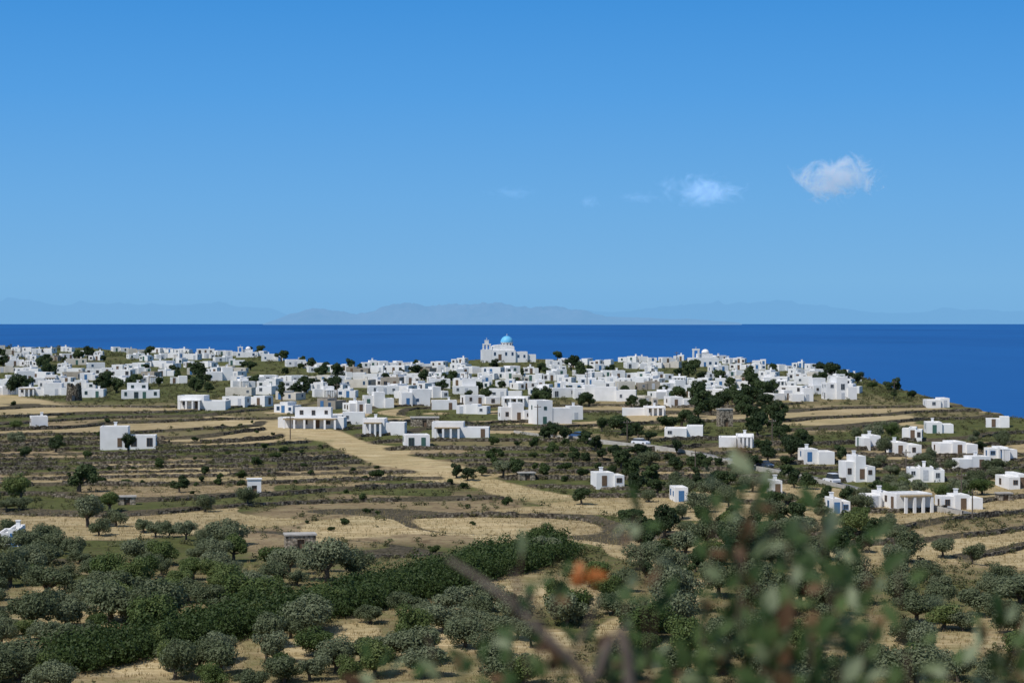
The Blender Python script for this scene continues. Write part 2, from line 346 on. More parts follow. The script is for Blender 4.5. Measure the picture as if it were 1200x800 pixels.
def volume(w,rf,x0,x1,y0,y1,h,zb=-1.8):
    pt=.28;ph=.35
    n=len(w.v);w.v+=[(x0,y0,zb),(x1,y0,zb),(x1,y1,zb),(x0,y1,zb),(x0,y0,h),(x1,y0,h),(x1,y1,h),(x0,y1,h),
      (x0+pt,y0+pt,h),(x1-pt,y0+pt,h),(x1-pt,y1-pt,h),(x0+pt,y1-pt,h),(x0+pt,y0+pt,h-ph-.1),(x1-pt,y0+pt,h-ph-.1),(x1-pt,y1-pt,h-ph-.1),(x0+pt,y1-pt,h-ph-.1)]
    for q in ((0,1,5,4),(1,2,6,5),(2,3,7,6),(3,0,4,7),(4,5,9,8),(5,6,10,9),(6,7,11,10),(7,4,8,11),(9,8,12,13),(10,9,13,14),(11,10,14,15),(8,11,15,12)): w.f.append(tuple(n+i for i in q))
    n=len(rf.v);rf.v+=[(x0+pt,y0+pt,h-ph),(x1-pt,y0+pt,h-ph),(x1-pt,y1-pt,h-ph),(x0+pt,y1-pt,h-ph)];rf.f.append((n,n+1,n+2,n+3))
def openings(root,faces,fk,doorfirst=True,dense=1.0):
    dd_=doorfirst
    for (cx,cy,wd,z0,H,rz) in faces:
        st=max(1,int((H+.3)/2.7))
        for s in range(st):
            n=max(1,int(wd/2.5*dense))
            for i in range(n):
                if random.random()<.24: continue
                u=-wd/2+(i+.5)*wd/n+random.uniform(-.3,.3)
                if abs(u)+.6>wd/2: u=0
                lx=cx+u*math.cos(rz);ly=cy+u*math.sin(rz)
                if s==0 and dd_ and (i==n//2 or n==1):
                    dd_=False
                    MB().box(-.5,.5,-.06,.03,0,2.0).build('door',M[fk],root,False,(lx,ly,z0+.02),rz);continue
                big=random.random()<.18
                w_=random.choice([.8,.9,1.1]) if not big else 1.3;h_=random.choice([.9,1.1,1.2]) if not big else 1.9
                z=z0+s*2.8+(.95 if not big else .1)
                if z+h_>z0+H-.5: z=z0+H-.5-h_
                if z<z0: continue
                a,bm=winmesh(w_,h_,fk)
                wo=link('window',a,root,(lx,ly,z),rz)
                link('pane',bm,wo)
FK=['blue','brown','green_p','lightframe','brown','lightframe','brown']
def house(X,Y,wp,hp,style=None,rz=None,mat='white',look=None,label=None,porch=None,group='white village houses',dep=None):
    x,y,z=P(X,Y);s=y/F;W=wp*s;H=max(2.6,hp*s)
    if rz is None: rz=random.choice([-1,1])*random.uniform(.03,.45)
    W=W/(abs(math.cos(rz))+.35*abs(math.sin(rz)))
    D=dep or random.uniform(4.5,8)
    st=style or random.choice(['single','step','stack','step','tri','step','tri'])
    if H<3.8 and st=='stack': st='step'
    y+=D*.5
    z=float(height(x,y))+ZC; z=min(z,P(X,Y)[2]+.6)
    root=thing('house','house',(x,y,z),rz,group)
    w=MB();rf=MB();faces=[];chim=None
    hw=W/2
    if st=='single':
        volume(w,rf,-hw,hw,-D/2,D/2,H);faces=[(0,-D/2,W,0,H,0)];chim=(hw*.4,D*.2,H)
        faces+=[(-hw,0,D,0,H,-math.pi/2),(hw,0,D,0,H,math.pi/2)]
    elif st=='step':
        k=random.choice([-1,1]);fr=random.uniform(.4,.66);a=-hw if k<0 else hw-W*fr;bb=a+W*fr
        volume(w,rf,a,bb,-D/2,D/2,H)
        c0,c1=(bb+.003,hw) if k<0 else (-hw,a-.003);h2=max(2.1,H*random.uniform(.55,.8));yo=random.uniform(-1.6,.8)
        volume(w,rf,c0,c1,-D/2+yo,D/2-.6,h2)
        faces=[((a+bb)/2,-D/2,W*fr,0,H,0),((c0+c1)/2,-D/2+yo,W*(1-fr),0,h2,0)]
        faces.append((-hw,.3,D*.6,0,H if k<0 else h2,-math.pi/2));faces.append((hw,.3,D*.6,0,H if k>0 else h2,math.pi/2));chim=((a+bb)/2,D*.2,H)
    elif st=='stack':
        h1=max(2.5,H*.52);volume(w,rf,-hw,hw,-D/2,D/2,h1)
        a=random.uniform(-hw+.3,hw-W*.55-.3);bb=a+W*.55
        volume(w,rf,a,bb,-D/2+2.0,D/2-.3,H,h1-.5)
        faces=[(0,-D/2,W,0,h1,0),((a+bb)/2,-D/2+2.0,W*.55,h1-.2,H-h1,0),(-hw,0,D,0,h1,-math.pi/2),(hw,0,D,0,h1,math.pi/2)];chim=((a+bb)/2,D*.1,H)
    else:
        h2=max(2.3,H*.75);h3=max(2.1,H*.55)
        volume(w,rf,-W*.17,W*.2,-D/2,D/2,H);volume(w,rf,-hw,-W*.17-.003,-D/2+.7,D/2-.5,h2);volume(w,rf,W*.2+.003,hw,-D/2-.8,D/2-1,h3)
        faces=[(W*.015,-D/2,W*.37,0,H,0),(-W*.335,-D/2+.7,W*.33,0,h2,0),(W*.35,-D/2-.8,W*.3,0,h3,0),(-hw,0,D*.7,0,h2,-math.pi/2),(hw,-.9,D*.6,0,h3,math.pi/2)];chim=(0,D*.2,H)
    w.build('wall',M[mat],root);r=rf.build('roof',M['roof'],root)
    if random.random()<.5 and chim:
        cb=MB().box(-.3,.3,-.3,.3,-.4,.75);cb.box(-.4,.4,-.4,.4,.75,.87);cb.build('chimney',M[mat],r,False,(chim[0],chim[1],chim[2]))
    fk=random.choice(FK)
    openings(root,faces,fk)
    if porch or (porch is None and random.random()<.12 and wp>24):
        fx,fy,fw,_,fh,_2=faces[0];pw=fw*.8;pd=2.0
        po=MB().box(fx-pw/2,fx+pw/2,fy-pd,fy-.01,2.15,2.36).build('porch',M['straw_p'] if random.random()<.4 else M[mat],root)
        n=max(3,int(pw/2.2))
        for i in range(n+1):
            cx=fx-pw/2+.25+(pw-.5)*i/n;MB().box(cx-.24,cx+.24,fy-pd+.05,fy-pd+.45,-1.2,2.15).build('column',M[mat],po)
    hn={'single':'plain cubic','step':'stepped','stack':'two-tier','tri':'three-block'}[st]
    cn={'white':'white','cream':'cream','grey':'bare grey'}[mat]
    sz='small ' if wp<22 else ('wide ' if wp>44 else '')
    reg(root,look or f'{sz}{cn} {hn} house','house',X,Y-hp/2,label=label)
    return root
HL=[ # X, Ybase, w, h, style, rz, label, porch
(148,527,66,24,'step',.1,'wide white terrace house standing alone on the brown terraces at left',False),
(237,480,58,15,'step',-.05,'long low white house with porch below the left village',True),
(163,467,46,18,'stack',.15,None,None),(255,446,32,15,'step',.2,None,None),(20,447,34,12,None,None,None,None),(70,463,40,14,'step',.1,None,None),(108,466,26,10,'single',0,None,None),
(365,502,80,24,'stack',-.08,'wide stepped white house left of the arcaded house',True),(450,510,50,16,'step',-.05,None,True),(540,513,68,18,'step',-.05,'arcaded white house with columned porch in the middle',True),
(487,526,30,13,'single',.15,None,False),(645,497,46,28,'step',.3,'large white front house with tall block below the church',False),(604,492,40,20,'tri',.2,None,None),
(712,572,34,15,'step',.2,'lone white house on the middle slope among dark trees',False),(797,588,16,13,'single',.1,'small white box hut right of the lone slope house',False),
(865,524,42,12,'step',-.1,None,True),(803,512,46,10,'step',-.1,None,False),(958,544,36,12,'step',.1,None,None),(1006,565,34,27,'tri',.15,'tall two-storey white roadside house at right',False),
(1020,527,22,10,'step',.1,None,None),(1062,535,32,11,'step',.1,None,None),(1104,508,32,11,'step',-.1,None,None),(1122,532,44,14,'tri',.1,None,None),(1172,501,28,12,'step',-.2,'easternmost white sea-view house above the sea edge',None),
(1141,551,40,12,'step',.15,None,None),(1088,565,42,15,'tri',-.1,None,None),(910,580,11,16,'single',.1,'narrow pale house block beside the road',False),(1028,594,30,9,'step',.1,None,False),
(1190,573,24,11,'step',.1,None,None),(6,641,24,8,'step',.1,None,False),(42,500,20,8,'single',.3,None,None),(985,602,22,8,'step',.1,None,False),
(985,468,36,26,'tri',.1,'largest block of the hilltop house cluster at the village right end',None),(965,462,30,18,'stack',.2,None,None),(940,470,26,15,None,None,None,None),
(722,470,50,16,'step',-.1,'blocky white centre house right of the large front house',None),(690,468,36,16,'tri',.1,None,None),(668,492,28,16,'stack',.2,None,None),(755,487,50,9,'step',0,None,True),
(545,462,30,18,'stack',.1,None,None),(485,475,36,18,'step',.2,None,None),(442,478,36,16,'tri',.2,None,None),(520,480,30,11,'single',.1,None,None),(405,497,44,11,'step',.05,None,None),(1100,478,26,9,'step',0,None,None),
(318,423,26,8,'step',.1,None,False),(345,430,24,8,'single',.2,None,False)]
placed=[(595,430,84,24),(825,430,40,22),(288,419,30,10),(85,468,40,20),(850,500,26,20),(497,500,40,10)]
for X,Y,w,h,st,rz,lb,po in HL:
    house(X,Y,w,h,st,rz,'white',label=lb,porch=po);placed.append((X,Y,w,h))
def fill(x0,x1,y0,y1,n,wr,hr):
    c=0;tries=0
    while c<n and tries<n*40:
        tries+=1
        X=random.uniform(x0,x1);Y=random.uniform(y0,y1)
        gs=float(np.interp(X,SX,SY))
        if Y<gs+2: continue
        if 550<X<642 and Y<437: continue
        if vn(X/48+9,Y/17,4)<-.5: continue
        w=random.uniform(*wr)*(1+(Y-440)/160);h=random.uniform(*hr)*(1+(Y-440)/160)
        ok=True
        for a,b_,ww,_h in placed:
            if abs(X-a)<(w+ww)/2*.76 and abs(Y-b_)<5+max(0,(Y-455))*.2: ok=False;break
        if not ok: continue
        placed.append((X,Y,w,h))
        house(X,Y,w,h,mat=random.choices(['white','cream','grey'],[.91,.05,.04])[0]);c+=1
fill(-15,320,411,424,38,(12,26),(4,7));fill(0,340,421,450,34,(15,33),(5,9));fill(0,100,442,464,6,(22,38),(7,10))
fill(265,580,431,450,50,(14,31),(6,9));fill(270,565,448,486,36,(18,38),(7,11))
fill(470,960,423,436,60,(13,28),(5,8));fill(560,1000,436,457,54,(16,34),(6,10))
fill(570,960,454,478,20,(20,38),(7,11));fill(580,680,470,492,5,(22,34),(9,12));fill(900,1000,446,468,8,(18,30),(9,13));fill(1000,1190,515,600,6,(16,28),(7,9))
# ------------------------------------------------------------------ churches
def cross(mb,x,y,z,s=1):
    mb.box(x-.06*s,x+.06*s,y-.06*s,y+.06*s,z,z+1.1*s);mb.box(x-.35*s,x+.35*s,y-.055*s,y+.055*s,z+.62*s,z+.74*s)
def church():
    x,y,z=P(593,425);z+=1.0
    r=thing('church','church',(x,y+5,z),.08);r.scale=(1.0,1.0,1.06)
    w=MB();w.box(-10.9,3.9,-4,5,-3,4.2)
    w.box(-6.4,3.4,-3.2,4.6,4.2,5.6);w.build('wall',M['white'],r)
    an=MB();rf=MB();volume(an,rf,3.91,9.2,-3.2,4,3.6,-3);volume(an,rf,9.203,13,-2.2,3.5,2.4,-3);an.build('side_wing',M['white'],r);rf.build('roof',M['roof'],r)
    v=MB();v.prism([(4.8*math.cos(t)-1.5,5.6+.9*math.sin(t)) for t in np.linspace(math.pi,0,10)],-3.1,4.5);v.build('vault',M['white'],r,False)
    dr=MB().lathe([(2.55,5.4),(2.55,7.2),(2.75,7.25),(2.75,7.45),(2.5,7.5)],20,0.4,.6).build('drum',M['white'],r,True)
    dm=MB().lathe([(2.8*math.cos(t),7.46+2.6*math.sin(t)) for t in np.linspace(0,1.5,10)],24,.4,.6).build('dome',M['dome'],r,True)
    c=MB();cross(c,.4,.6,10.0,.9);c.build('cross',M['white'],dm)
    for i in range(5):
        a=-math.pi/2+(i-2)*.6;MB().box(-.2,.2,-.05,.05,0,1.1).build('drum_window',M['pane'],dr,False,(.4+2.56*math.cos(a),.6+2.56*math.sin(a),5.9),a+math.pi/2)
    bt=MB()
    for X0 in (-10.6,-9.15,-7.7): bt.box(X0,X0+.7,-3.9,-3.1,4.6,6.4)
    bt.box(-10.96,-6.75,-4.05,-2.88,-3,4.6);bt.box(-10.65,-6.95,-3.94,-3.06,6.4,6.9);bt.box(-9.7,-7.9,-3.9,-3.1,6.9,8.2);bt.box(-9.75,-7.85,-3.95,-3.05,8.2,8.4)
    b_=bt.build('bell_tower',M['white'],r)
    c=MB();cross(c,-8.8,-3.5,8.4,.9);c.build('cross',M['white'],b_)
    for bx in (-9.52,-8.08): MB().lathe([(.05,6.3),(.14,6.2),(.18,5.9),(.28,5.7)],10,bx,-3.5).build('bell',M['metal'],b_,True)
    MB().box(-.7,.7,-.06,.03,0,2.5).build('door',M['brown'],r,False,(-3,-4,0))
    for wx in (-5.2,-.3,2.5): a,b2=winmesh(.9,1.4,'blue');o=link('window',a,r,(wx,-4,2.0));link('pane',b2,o)
    for wx in (5.2,7.8): a,b2=winmesh(.9,1.2,'blue');o=link('window',a,r,(wx,-3.2,1.1));link('pane',b2,o)
    reg(r,'','church',596,412,label='large white church with bright blue dome and bell tower on the skyline')
church()
def chapel(X,Y,wp,hp,label,domed=True):
    x,y,z=P(X,Y);s=y/F;W=wp*s;H=hp*s
    r=thing('chapel','church',(x,y+3,z),.1)
    w=MB();rf=MB();volume(w,rf,-W/2,W/2,-3,4,H*.52);volume(w,rf,-W*.2,W*.3,-2,3.5,H*.75,H*.4);w.build('wall',M['white'],r);rf.build('roof',M['roof'],r)
    if domed: MB().lathe([(W*.13,H*.6),(W*.13,H*.8)]+[(W*.135*math.cos(t),H*.8+W*.13*math.sin(t)) for t in np.linspace(0,1.5,7)],16,W*.08,.8).build('dome',M['white'],r,True)
    b=MB();b.box(-W*.42,-W*.36,-2.9,-2.3,0,H*.95);b.box(-W*.24,-W*.18,-2.9,-2.3,0,H*.95);b.box(-W*.43,-W*.17,-2.92,-2.28,H*.95,H*1.05);cross(b,-W*.3,-2.6,H*1.05,.8);b.build('bell_tower',M['white'],r)
    openings(r,[(0,-3,W,0,H*.5,0)],'blue')
    reg(r,'','church',X,Y-hp/2,label=label)
chapel(825,430,34,20,'white church with stepped parapet on the skyline right of the blue-domed church')
chapel(288,419,24,12,'small white chapel on the left village skyline, leftmost church')
# ------------------------------------------------------------------ stone ruin windmill and huts
x,y,z=P(85,470)
r=thing('windmill','windmill',(x,y+2,z))
pr=MB();k=18
hts=[4.3+.9*math.sin(i*1.3)+.5*random.random() for i in range(k)]
for i in range(k):
    a=i*2*math.pi/k;pr.v+=[(2.5*math.cos(a),2.5*math.sin(a),-1),(2.1*math.cos(a),2.1*math.sin(a),hts[i]),(1.6*math.cos(a),1.6*math.sin(a),hts[i]),(1.8*math.cos(a),1.8*math.sin(a),-1)]
for i in range(k):
    j=(i+1)%k
    for q in range(4): q2=(q+1)%4;pr.f.append((i*4+q,j*4+q,j*4+q2,i*4+q2))
pr.build('wall',M['stone'],r);MB().box(-.45,.45,-.1,.4,0,1.7).build('door',M['pane'],r,False,(.3,-2.45,0))
reg(r,'','windmill',85,460,label='ruined round stone windmill with broken top in the left village')
HUTS=[]
def hut(X,Y,wp,hp,label,mat='stone_pale',rz=.2):
    HUTS.append((X,Y,wp))
    x,y,z=P(X,Y);s=y/F;W=wp*s/(math.cos(rz)+.5*abs(math.sin(rz)));H=hp*s;D=W*.7
    r=thing('stone_hut','hut',(x,y+D/2,z),rz,'small outbuildings on the slopes')
    w=MB()
    dw,dh=.5,min(1.8,H*.75)
    w.box(-W/2,-dw,-D/2,-D/2+.5,-1,H);w.box(dw,W/2,-D/2,-D/2+.5,-1,H);w.box(-dw,dw,-D/2+.002,-D/2+.5,dh,H)
    w.box(-W/2,-W/2+.5,-D/2+.5,D/2,-1,H);w.box(W/2-.5,W/2,-D/2+.5,D/2,-1,H);w.box(-W/2+.5,W/2-.5,D/2-.5,D/2,-1,H);w.build('wall',M[mat],r)
    MB().box(-W/2-.15,W/2+.15,-D/2-.15,D/2+.15,H,H+.22).build('roof',M['concrete' if mat!='white' else 'white'],r)
    MB().box(-dw+.02,dw-.02,-.03,.03,-.5,dh).build('door',M['brown'],r,False,(0,-D/2+.3,0))
    reg(r,'','hut',X,Y-hp/2,label=label)
hut(350,646,38,18,'square grey stone shed with flat roof at the straw terraces');hut(147,592,22,9,'small stone hut beside the bushes on the left slope')
hut(297,580,17,18,'narrow white tower hut on the middle left terraces','white',.15);hut(617,563,20,8,'tiny stone hut above the straw field bend')
hut(1178,587,18,8,'small stone hut at right below the last houses')
hut(850,500,18,20,'bare brown stone house block between dark village trees');hut(497,500,34,10,'long bare stone building behind the arcaded white house',rz=.05)
# ------------------------------------------------------------------ road
RP=[(610,507),(650,512),(700,517),(760,523),(800,529),(840,538),(880,547),(930,557),(990,570),(1050,585),(1100,597),(1140,604)]
pts=[Vector(P(a,b)) for a,b in RP]
def cr(p,n=10):
    out=[]
    for i in range(len(p)-1):
        a=p[max(i-1,0)];b=p[i];c=p[i+1];d=p[min(i+2,len(p)-1)]
        for k in range(n):
            t=k/n;out.append(.5*((2*b)+(c-a)*t+(2*a-5*b+4*c-d)*t*t+(3*b-a-3*c+d)*t**3))
    out.append(p[-1]);return out
ctr=cr(pts)
zz_=[]
for p in ctr: zz_.append(max(float(height(p.x+a,p.y+b)) for a in (-1.4,0,1.4) for b in (-1.4,0,1.4))+ZC)
zz_=np.convolve(np.pad(zz_,4,mode='edge'),np.ones(9)/9,mode='valid')+.08
for p,q in zip(ctr,zz_): p.z=q
def ribbon(name,l,r,dz,mat,skirt=0):
    mb=MB()
    for i,p in enumerate(ctr):
        t=(ctr[min(i+1,len(ctr)-1)]-ctr[max(i-1,0)]);t.z=0;t.normalize();nn=Vector((-t.y,t.x,0))
        a=p+nn*l;b=p+nn*r
        mb.v+=[(a.x,a.y,a.z+dz-skirt),(a.x,a.y,a.z+dz),(b.x,b.y,b.z+dz),(b.x,b.y,b.z+dz-skirt)]
    for i in range(len(ctr)-1):
        n=i*4
        for k in ((0,1),(1,2),(2,3)) if skirt else ((1,2),): mb.f.append((n+k[0],n+k[1],n+4+k[1],n+4+k[0]))
    return mb.build(name,mat)
o=ribbon('road',1.6,-1.6,0,M['asphalt'],1.6);o['kind']='structure'
o=ribbon('road_marking',1.5,1.42,.006,M['paint']);o['kind']='structure'
o=ribbon('road_marking',-1.42,-1.5,.006,M['paint']);o['kind']='structure'
o=ribbon('roadside_wall',-1.65,-1.95,.5,M['concrete'],1.6);reg(o,'','wall',860,545,'wall',label='low pale concrete wall running along the near side of the road')
def car(i,side,mat,look,van=False):
    p=ctr[i];t=(ctr[i+1]-ctr[i-1]).normalized();nn=Vector((-t.y,t.x,0));q=p+nn*side
    r=thing('car','car',(q.x,q.y,q.z+.01),math.atan2(t.y,t.x)+(math.pi if side<0 else 0),'cars on the road')
    hh=.5 if van else 0
    MB().prism([(-2.1,.3),(-2.15,.75),(-1.95,.95),(-1.2 if not van else -2.0,.98),(1.0,.98),(2.0,.8),(2.15,.55),(2.1,.3)],-.85,.85).build('body',M[mat],r)
    MB().prism([(-1.9,.981),(-1.55,1.4+hh),(.35,1.42+hh),(1.15,.981)],-.72,.72).build('window_glass',M['pane'],r)
    MB().prism([(-1.6,1.405+hh),(-1.45,1.48+hh),(.25,1.5+hh),(.42,1.42+hh)],-.74,.74).build('roof',M[mat],r)
    for wx in (-1.35,1.35):
        for s in (-1,1):
            w=MB();kk=12
            for yy in (-.1,.1):
                for j in range(kk): w.v.append((.33*math.cos(j*2*math.pi/kk),yy,.33*math.sin(j*2*math.pi/kk)))
            w.f=[tuple(range(kk)),tuple(range(2*kk-1,kk-1,-1))]+[(j,(j+1)%kk,kk+(j+1)%kk,kk+j) for j in range(kk)]
            w.build('wheel',M['tyre'],r,False,(wx,s*.8,.33))
    for s in (-1,1): MB().box(2.08,2.16,s*.6-.16,s*.6+.16,.55,.72).build('headlight',M['paint'],r)
    X,Y=proj(q.x,q.y,q.z);reg(r,look,'car',X,Y)
car(28,.6,'car_white','white car on the road');car(56,-.6,'car_silver','silver car on the road');car(63,.6,'car_dark','dark car on the road')
car(78,-.6,'car_white','white van on the road',True);car(16,-.6,'car_blue','dark blue car on the road')
# ------------------------------------------------------------------ poles
def pole(X,Y,hp,look):
    x,y,z=P(X,Y);H=max(5.5,hp*y/F);tk=.08+y*.00005
    r=thing('utility_pole','pole',(x,y,z),random.uniform(-.5,.5),'utility poles')
    MB().tube([(0,0,-.5),(0,0,H)],[tk*1.3,tk],8).build('post',M['polewood'],r)
    MB().box(-.9,.9,-tk-.09,-tk,H-.7,H-.55).build('crossarm',M['polewood'],r)
    for q in (-.75,0.3,.75): MB().lathe([(.04,0),(.07,.08),(.04,.2)],6).build('insulator',M['concrete'],r,True,(q,-tk-.045,H-.55))
    reg(r,look,'pole',X,Y-hp/2)
for X,Y,hp in ((793,428,16),(1048,466,20),(630,500,26),(548,455,18),(735,520,24),(815,560,26),(1140,612,30),(1062,560,28),(905,520,24),(205,430,14),(395,470,20),(1127,590,28),(340,515,24),(688,455,16),(880,440,15)):
    pole(X,Y,hp,'slim wooden utility pole')
# ------------------------------------------------------------------ dry stone terrace walls along the steps
colsX=np.arange(-60,1262,7.0);dsw=np.arange(200,640,.4)
lev={}
for X in colsX:
    x=(X-600)/F*dsw;hz,t,Yp,_,Wv=height(x,dsw,True)
    tt=np.floor(t-.86+1);ch=np.where((np.diff(tt)>0)&(Wv[1:]>.6)&(dsw[1:]<yedge(X)-6))[0]
    for i in ch:
        k=int(tt[i+1]);lev.setdefault(k,[]).append((X,dsw[i+1]))
runs=[]
for k,l in lev.items():
    open_=[]
    for X in colsX:
        for q in [q for q in l if q[0]==X]:
            best=None
            for rr in open_:
                if abs(rr[-1][0]-(X-7))<.1 and abs(rr[-1][1]-q[1])<4.5 and (best is None or abs(rr[-1][1]-q[1])<abs(best[-1][1]-q[1])): best=rr
            if best is None: open_.append([q])
            else: best.append(q)
        done=[rr for rr in open_ if rr[-1][0]<X-.1];runs+=done;open_=[rr for rr in open_ if rr[-1][0]>=X-.1]
    runs+=open_
walls=[]
for r_ in runs:
    i=0
    while i<len(r_):
        n=random.randint(10,38);sg=r_[i:i+n];i+=n+random.choice([0,1,2,4,9])
        if len(sg)>=6: walls.append(sg)
walls.sort(key=lambda s:-len(s)/s[0][1]);walls=walls[:220]
wallpts=[]
for sg in walls:
    mb=MB();hb=random.uniform(-.05,.38)
    P_=[]
    for (X,d),(X2,d2) in zip(sg[:-1],sg[1:]):
        for q in (0,.5): P_.append((X+(X2-X)*q,d+(d2-d)*q))
    P_.append(sg[-1]);cx,cy=(P_[len(P_)//2][0]-600)/F*P_[len(P_)//2][1],P_[len(P_)//2][1]
    cz=float(height(cx,cy))+ZC
    for X,d in P_:
        x=(X-600)/F*d;lo=float(height(x,d-1.2))+ZC;hi=float(height(x,d+1.6))+ZC;tp=max(hi,lo)+hb+random.uniform(-.18,.18)
        wallpts.append((x,d,lo,hi))
        mb.v+=[(x-cx,d-.45-cy,lo-.5-cz),(x-cx,d-.3-cy+random.uniform(-.06,.06),tp-cz),(x-cx,d+.25-cy,tp+.02-cz),(x-cx,d+.35-cy,hi-.5-cz)]
    for i in range(len(P_)-1):
        for a in range(3): mb.f.append((4*i+a,4*i+a+1,4*i+5+a,4*i+4+a)[::-1])
    e=4*(len(P_)-1);mb.f+=[(0,1,2,3),(e+3,e+2,e+1,e)]
    o=mb.build('terrace_wall',M['stone'],None,False,(cx,cy,cz))
    X,Y=proj(cx,cy,cz);ln='long' if len(sg)>28 else ('short' if len(sg)<16 else 'curving')
    reg(o,f'{ln} dry stone terrace wall','wall',X,Y,'wall','dry stone terrace walls')
# ------------------------------------------------------------------ foliage
def leafquads(cent,rad,n,size,rs,flat=.8,shell=.6):
    k=len(cent);p=rad**2;i=rs.choice(k,n,p=p/p.sum())
    v=rs.normal(size=(n,3));v/=np.linalg.norm(v,axis=1)[:,None]
    r=(shell+(1.10-shell)*rs.rand(n))
    c=cent[i]+v*np.array([1,1,flat])*(rad[i]*r)[:,None]
    nn=v*.9+rs.normal(size=(n,3))*.5+np.array([0,0,.25]);nn/=np.linalg.norm(nn,axis=1)[:,None]
    a=np.cross(nn,rs.normal(size=(n,3)));a/=np.linalg.norm(a,axis=1)[:,None]+1e-9;b=np.cross(nn,a)
    s=size*(.6+.8*rs.rand(n))[:,None]
    V=np.stack([c-a*s,c-b*s*.55,c+a*s,c+b*s*.55],1).reshape(-1,3)
    return V,np.arange(4*n).reshape(n,4)
def tree_proto(seed,kind,mat):
    rs=np.random.RandomState(seed)
    ir=seed%3
    if kind=='olive':
        k=rs.randint(11,15)+3*ir;R=2.45;cz=2.3-.12*ir;fz=.62;n=4800;sz=.13
    elif kind=='dark': k=rs.randint(11,16);R=2.1;cz=2.2;fz=.85;n=2600;sz=.18
    elif kind=='cypress': k=14;R=.9;cz=4;fz=3.6;n=1800;sz=.18
    else: k=8;R=1.5;cz=.9;fz=.55;n=1500;sz=.15
    c=rs.normal(size=(k,3));c/=np.linalg.norm(c,axis=1)[:,None];c*=(rs.rand(k)**.5*(.68+.05*ir))[:,None]*R;c[:,2]=c[:,2]*fz+cz
    c[:,0]*=1+.4*rs.rand();c[:,2]+=c[:,0]*rs.uniform(-.15,.15)
    rad=R*(.21+.28*rs.rand(k))
    if kind=='cypress': rad=rad*0+.75*(1-np.abs(c[:,2]-3)/7)
    V,Q=leafquads(c,rad,n,sz,rs)
    V[:,2]=np.maximum(V[:,2],.1)
    cm=npmesh('crown',V,Q,M[mat])
    t=MB();f=(rs.rand()*.4-.2,rs.rand()*.4-.2,cz*.45)
    t.tube([(0,0,-.4),(f[0]*.5,f[1]*.5,cz*.25),f],[.3,.22,.19] if kind!='bush' else [.1,.08,.06],7)
    for j in range(6 if kind!='cypress' else 2):
        e=c[j];mx=((f[0]+e[0])/2,(f[1]+e[1])/2,(f[2]+e[2])/2-.15);t.tube([f,mx,tuple(e)],[.14,.09,.03] if kind!='bush' else [.05,.03,.01],5)
    return cm,t.mesh('trunk',M['bark'])
PR={'olive':[tree_proto(n,'olive','olive') for n in range(12)],'green':[tree_proto(50+n,'olive','fresh') for n in range(6)],'dark':[tree_proto(100+n,'dark','dark') for n in range(7)],
    'bush':[tree_proto(200+n,'bush','mastic') for n in range(5)],'cypress':[tree_proto(300+n,'cypress','dark') for n in range(2)]}
ALOOK={'olive':'grey-green olive tree','green':'fresh green round tree','dark':'dark green leafy tree','bush':'low rounded green bush','cypress':'slim dark cypress tree'}
def plant(kind,X,Y,s):
    if kind=='olive' and random.random()<.2: kind='green'
    x,y,z=P(X,Y)
    cm,tm=random.choice(PR[kind]);nm={'olive':'olive_tree','green':'leafy_tree','dark':'leafy_tree','bush':'bush','cypress':'cypress_tree'}[kind]
    r=thing(nm,'bush' if kind=='bush' else 'tree',(x,y,z-.05),random.uniform(0,6.28),{'olive':'olive trees on the slopes','green':'fresh green trees','dark':'dark leafy trees','bush':'rounded bushes','cypress':'cypress trees'}[kind])
    r.scale=(s*random.uniform(.85,1.25),s*random.uniform(.85,1.2),s*random.uniform(.82,1.15))
    link('trunk',tm,r);link('crown',cm,r)
    z_='small ' if s<.7 else ('broad ' if s>1.2 else '')
    reg(r,z_+ALOOK[kind],kind,X,Y-15*s)
tp=[]
for X,Y,s,k in ((92,577,1.5,'dark'),(150,531,1.0,'dark'),(128,600,1.1,'olive'),(240,557,1.0,'bush'),(210,577,.8,'dark'),(65,530,1.0,'dark'),(20,520,.8,'olive'),(28,537,.7,'dark'),(18,503,.7,'olive'),
 (535,560,.75,'dark'),(548,563,.8,'dark'),(565,558,.6,'dark'),(607,560,.9,'dark'),(653,420,1.2,'dark'),(232,445,1.9,'dark'),(30,457,1.7,'dark'),(130,448,1.5,'dark'),(682,592,.9,'dark'),(404,615,.7,'bush'),(405,578,.5,'bush'),
 (355,550,.6,'bush'),(730,510,1.6,'dark'),(815,508,1.3,'dark'),(760,550,1.1,'olive'),(745,580,1.2,'dark'),(730,545,1.0,'dark'),(638,655,1.2,'olive'),(265,640,1.25,'olive'),(240,600,.9,'olive'),
 (290,592,.9,'olive'),(1050,459,1.2,'dark'),(1040,459,1.0,'dark'),(1150,530,.8,'dark'),(985,540,.8,'dark'),(975,443,1.6,'dark'),(990,447,1.5,'dark'),(1005,450,1.3,'dark'),(1022,455,1.2,'bush'),(960,438,1.5,'dark'),(1070,466,1.2,'bush'),(860,430,1.2,'bush'),(365,432,1.3,'dark'),(680,445,1.5,'dark'),(570,470,1.3,'dark'),(590,558,1.0,'olive'),
 (305,417,1.3,'dark'),(330,424,1.4,'dark'),(352,432,1.3,'bush'),(385,434,1.2,'dark'),
 (395,790,1.15,'olive'),(440,795,1.1,'olive'),(315,760,1.1,'olive'),(40,745,1.4,'olive'),(130,730,1.5,'olive'),(260,795,1.1,'olive'),(490,780,1.1,'olive'),(545,760,.9,'olive'),(740,478,1.2,'dark'),(715,440,1.2,'dark'),(640,470,1.2,'dark')):
    plant(k,X,Y,s);tp.append((X,Y,25*s))
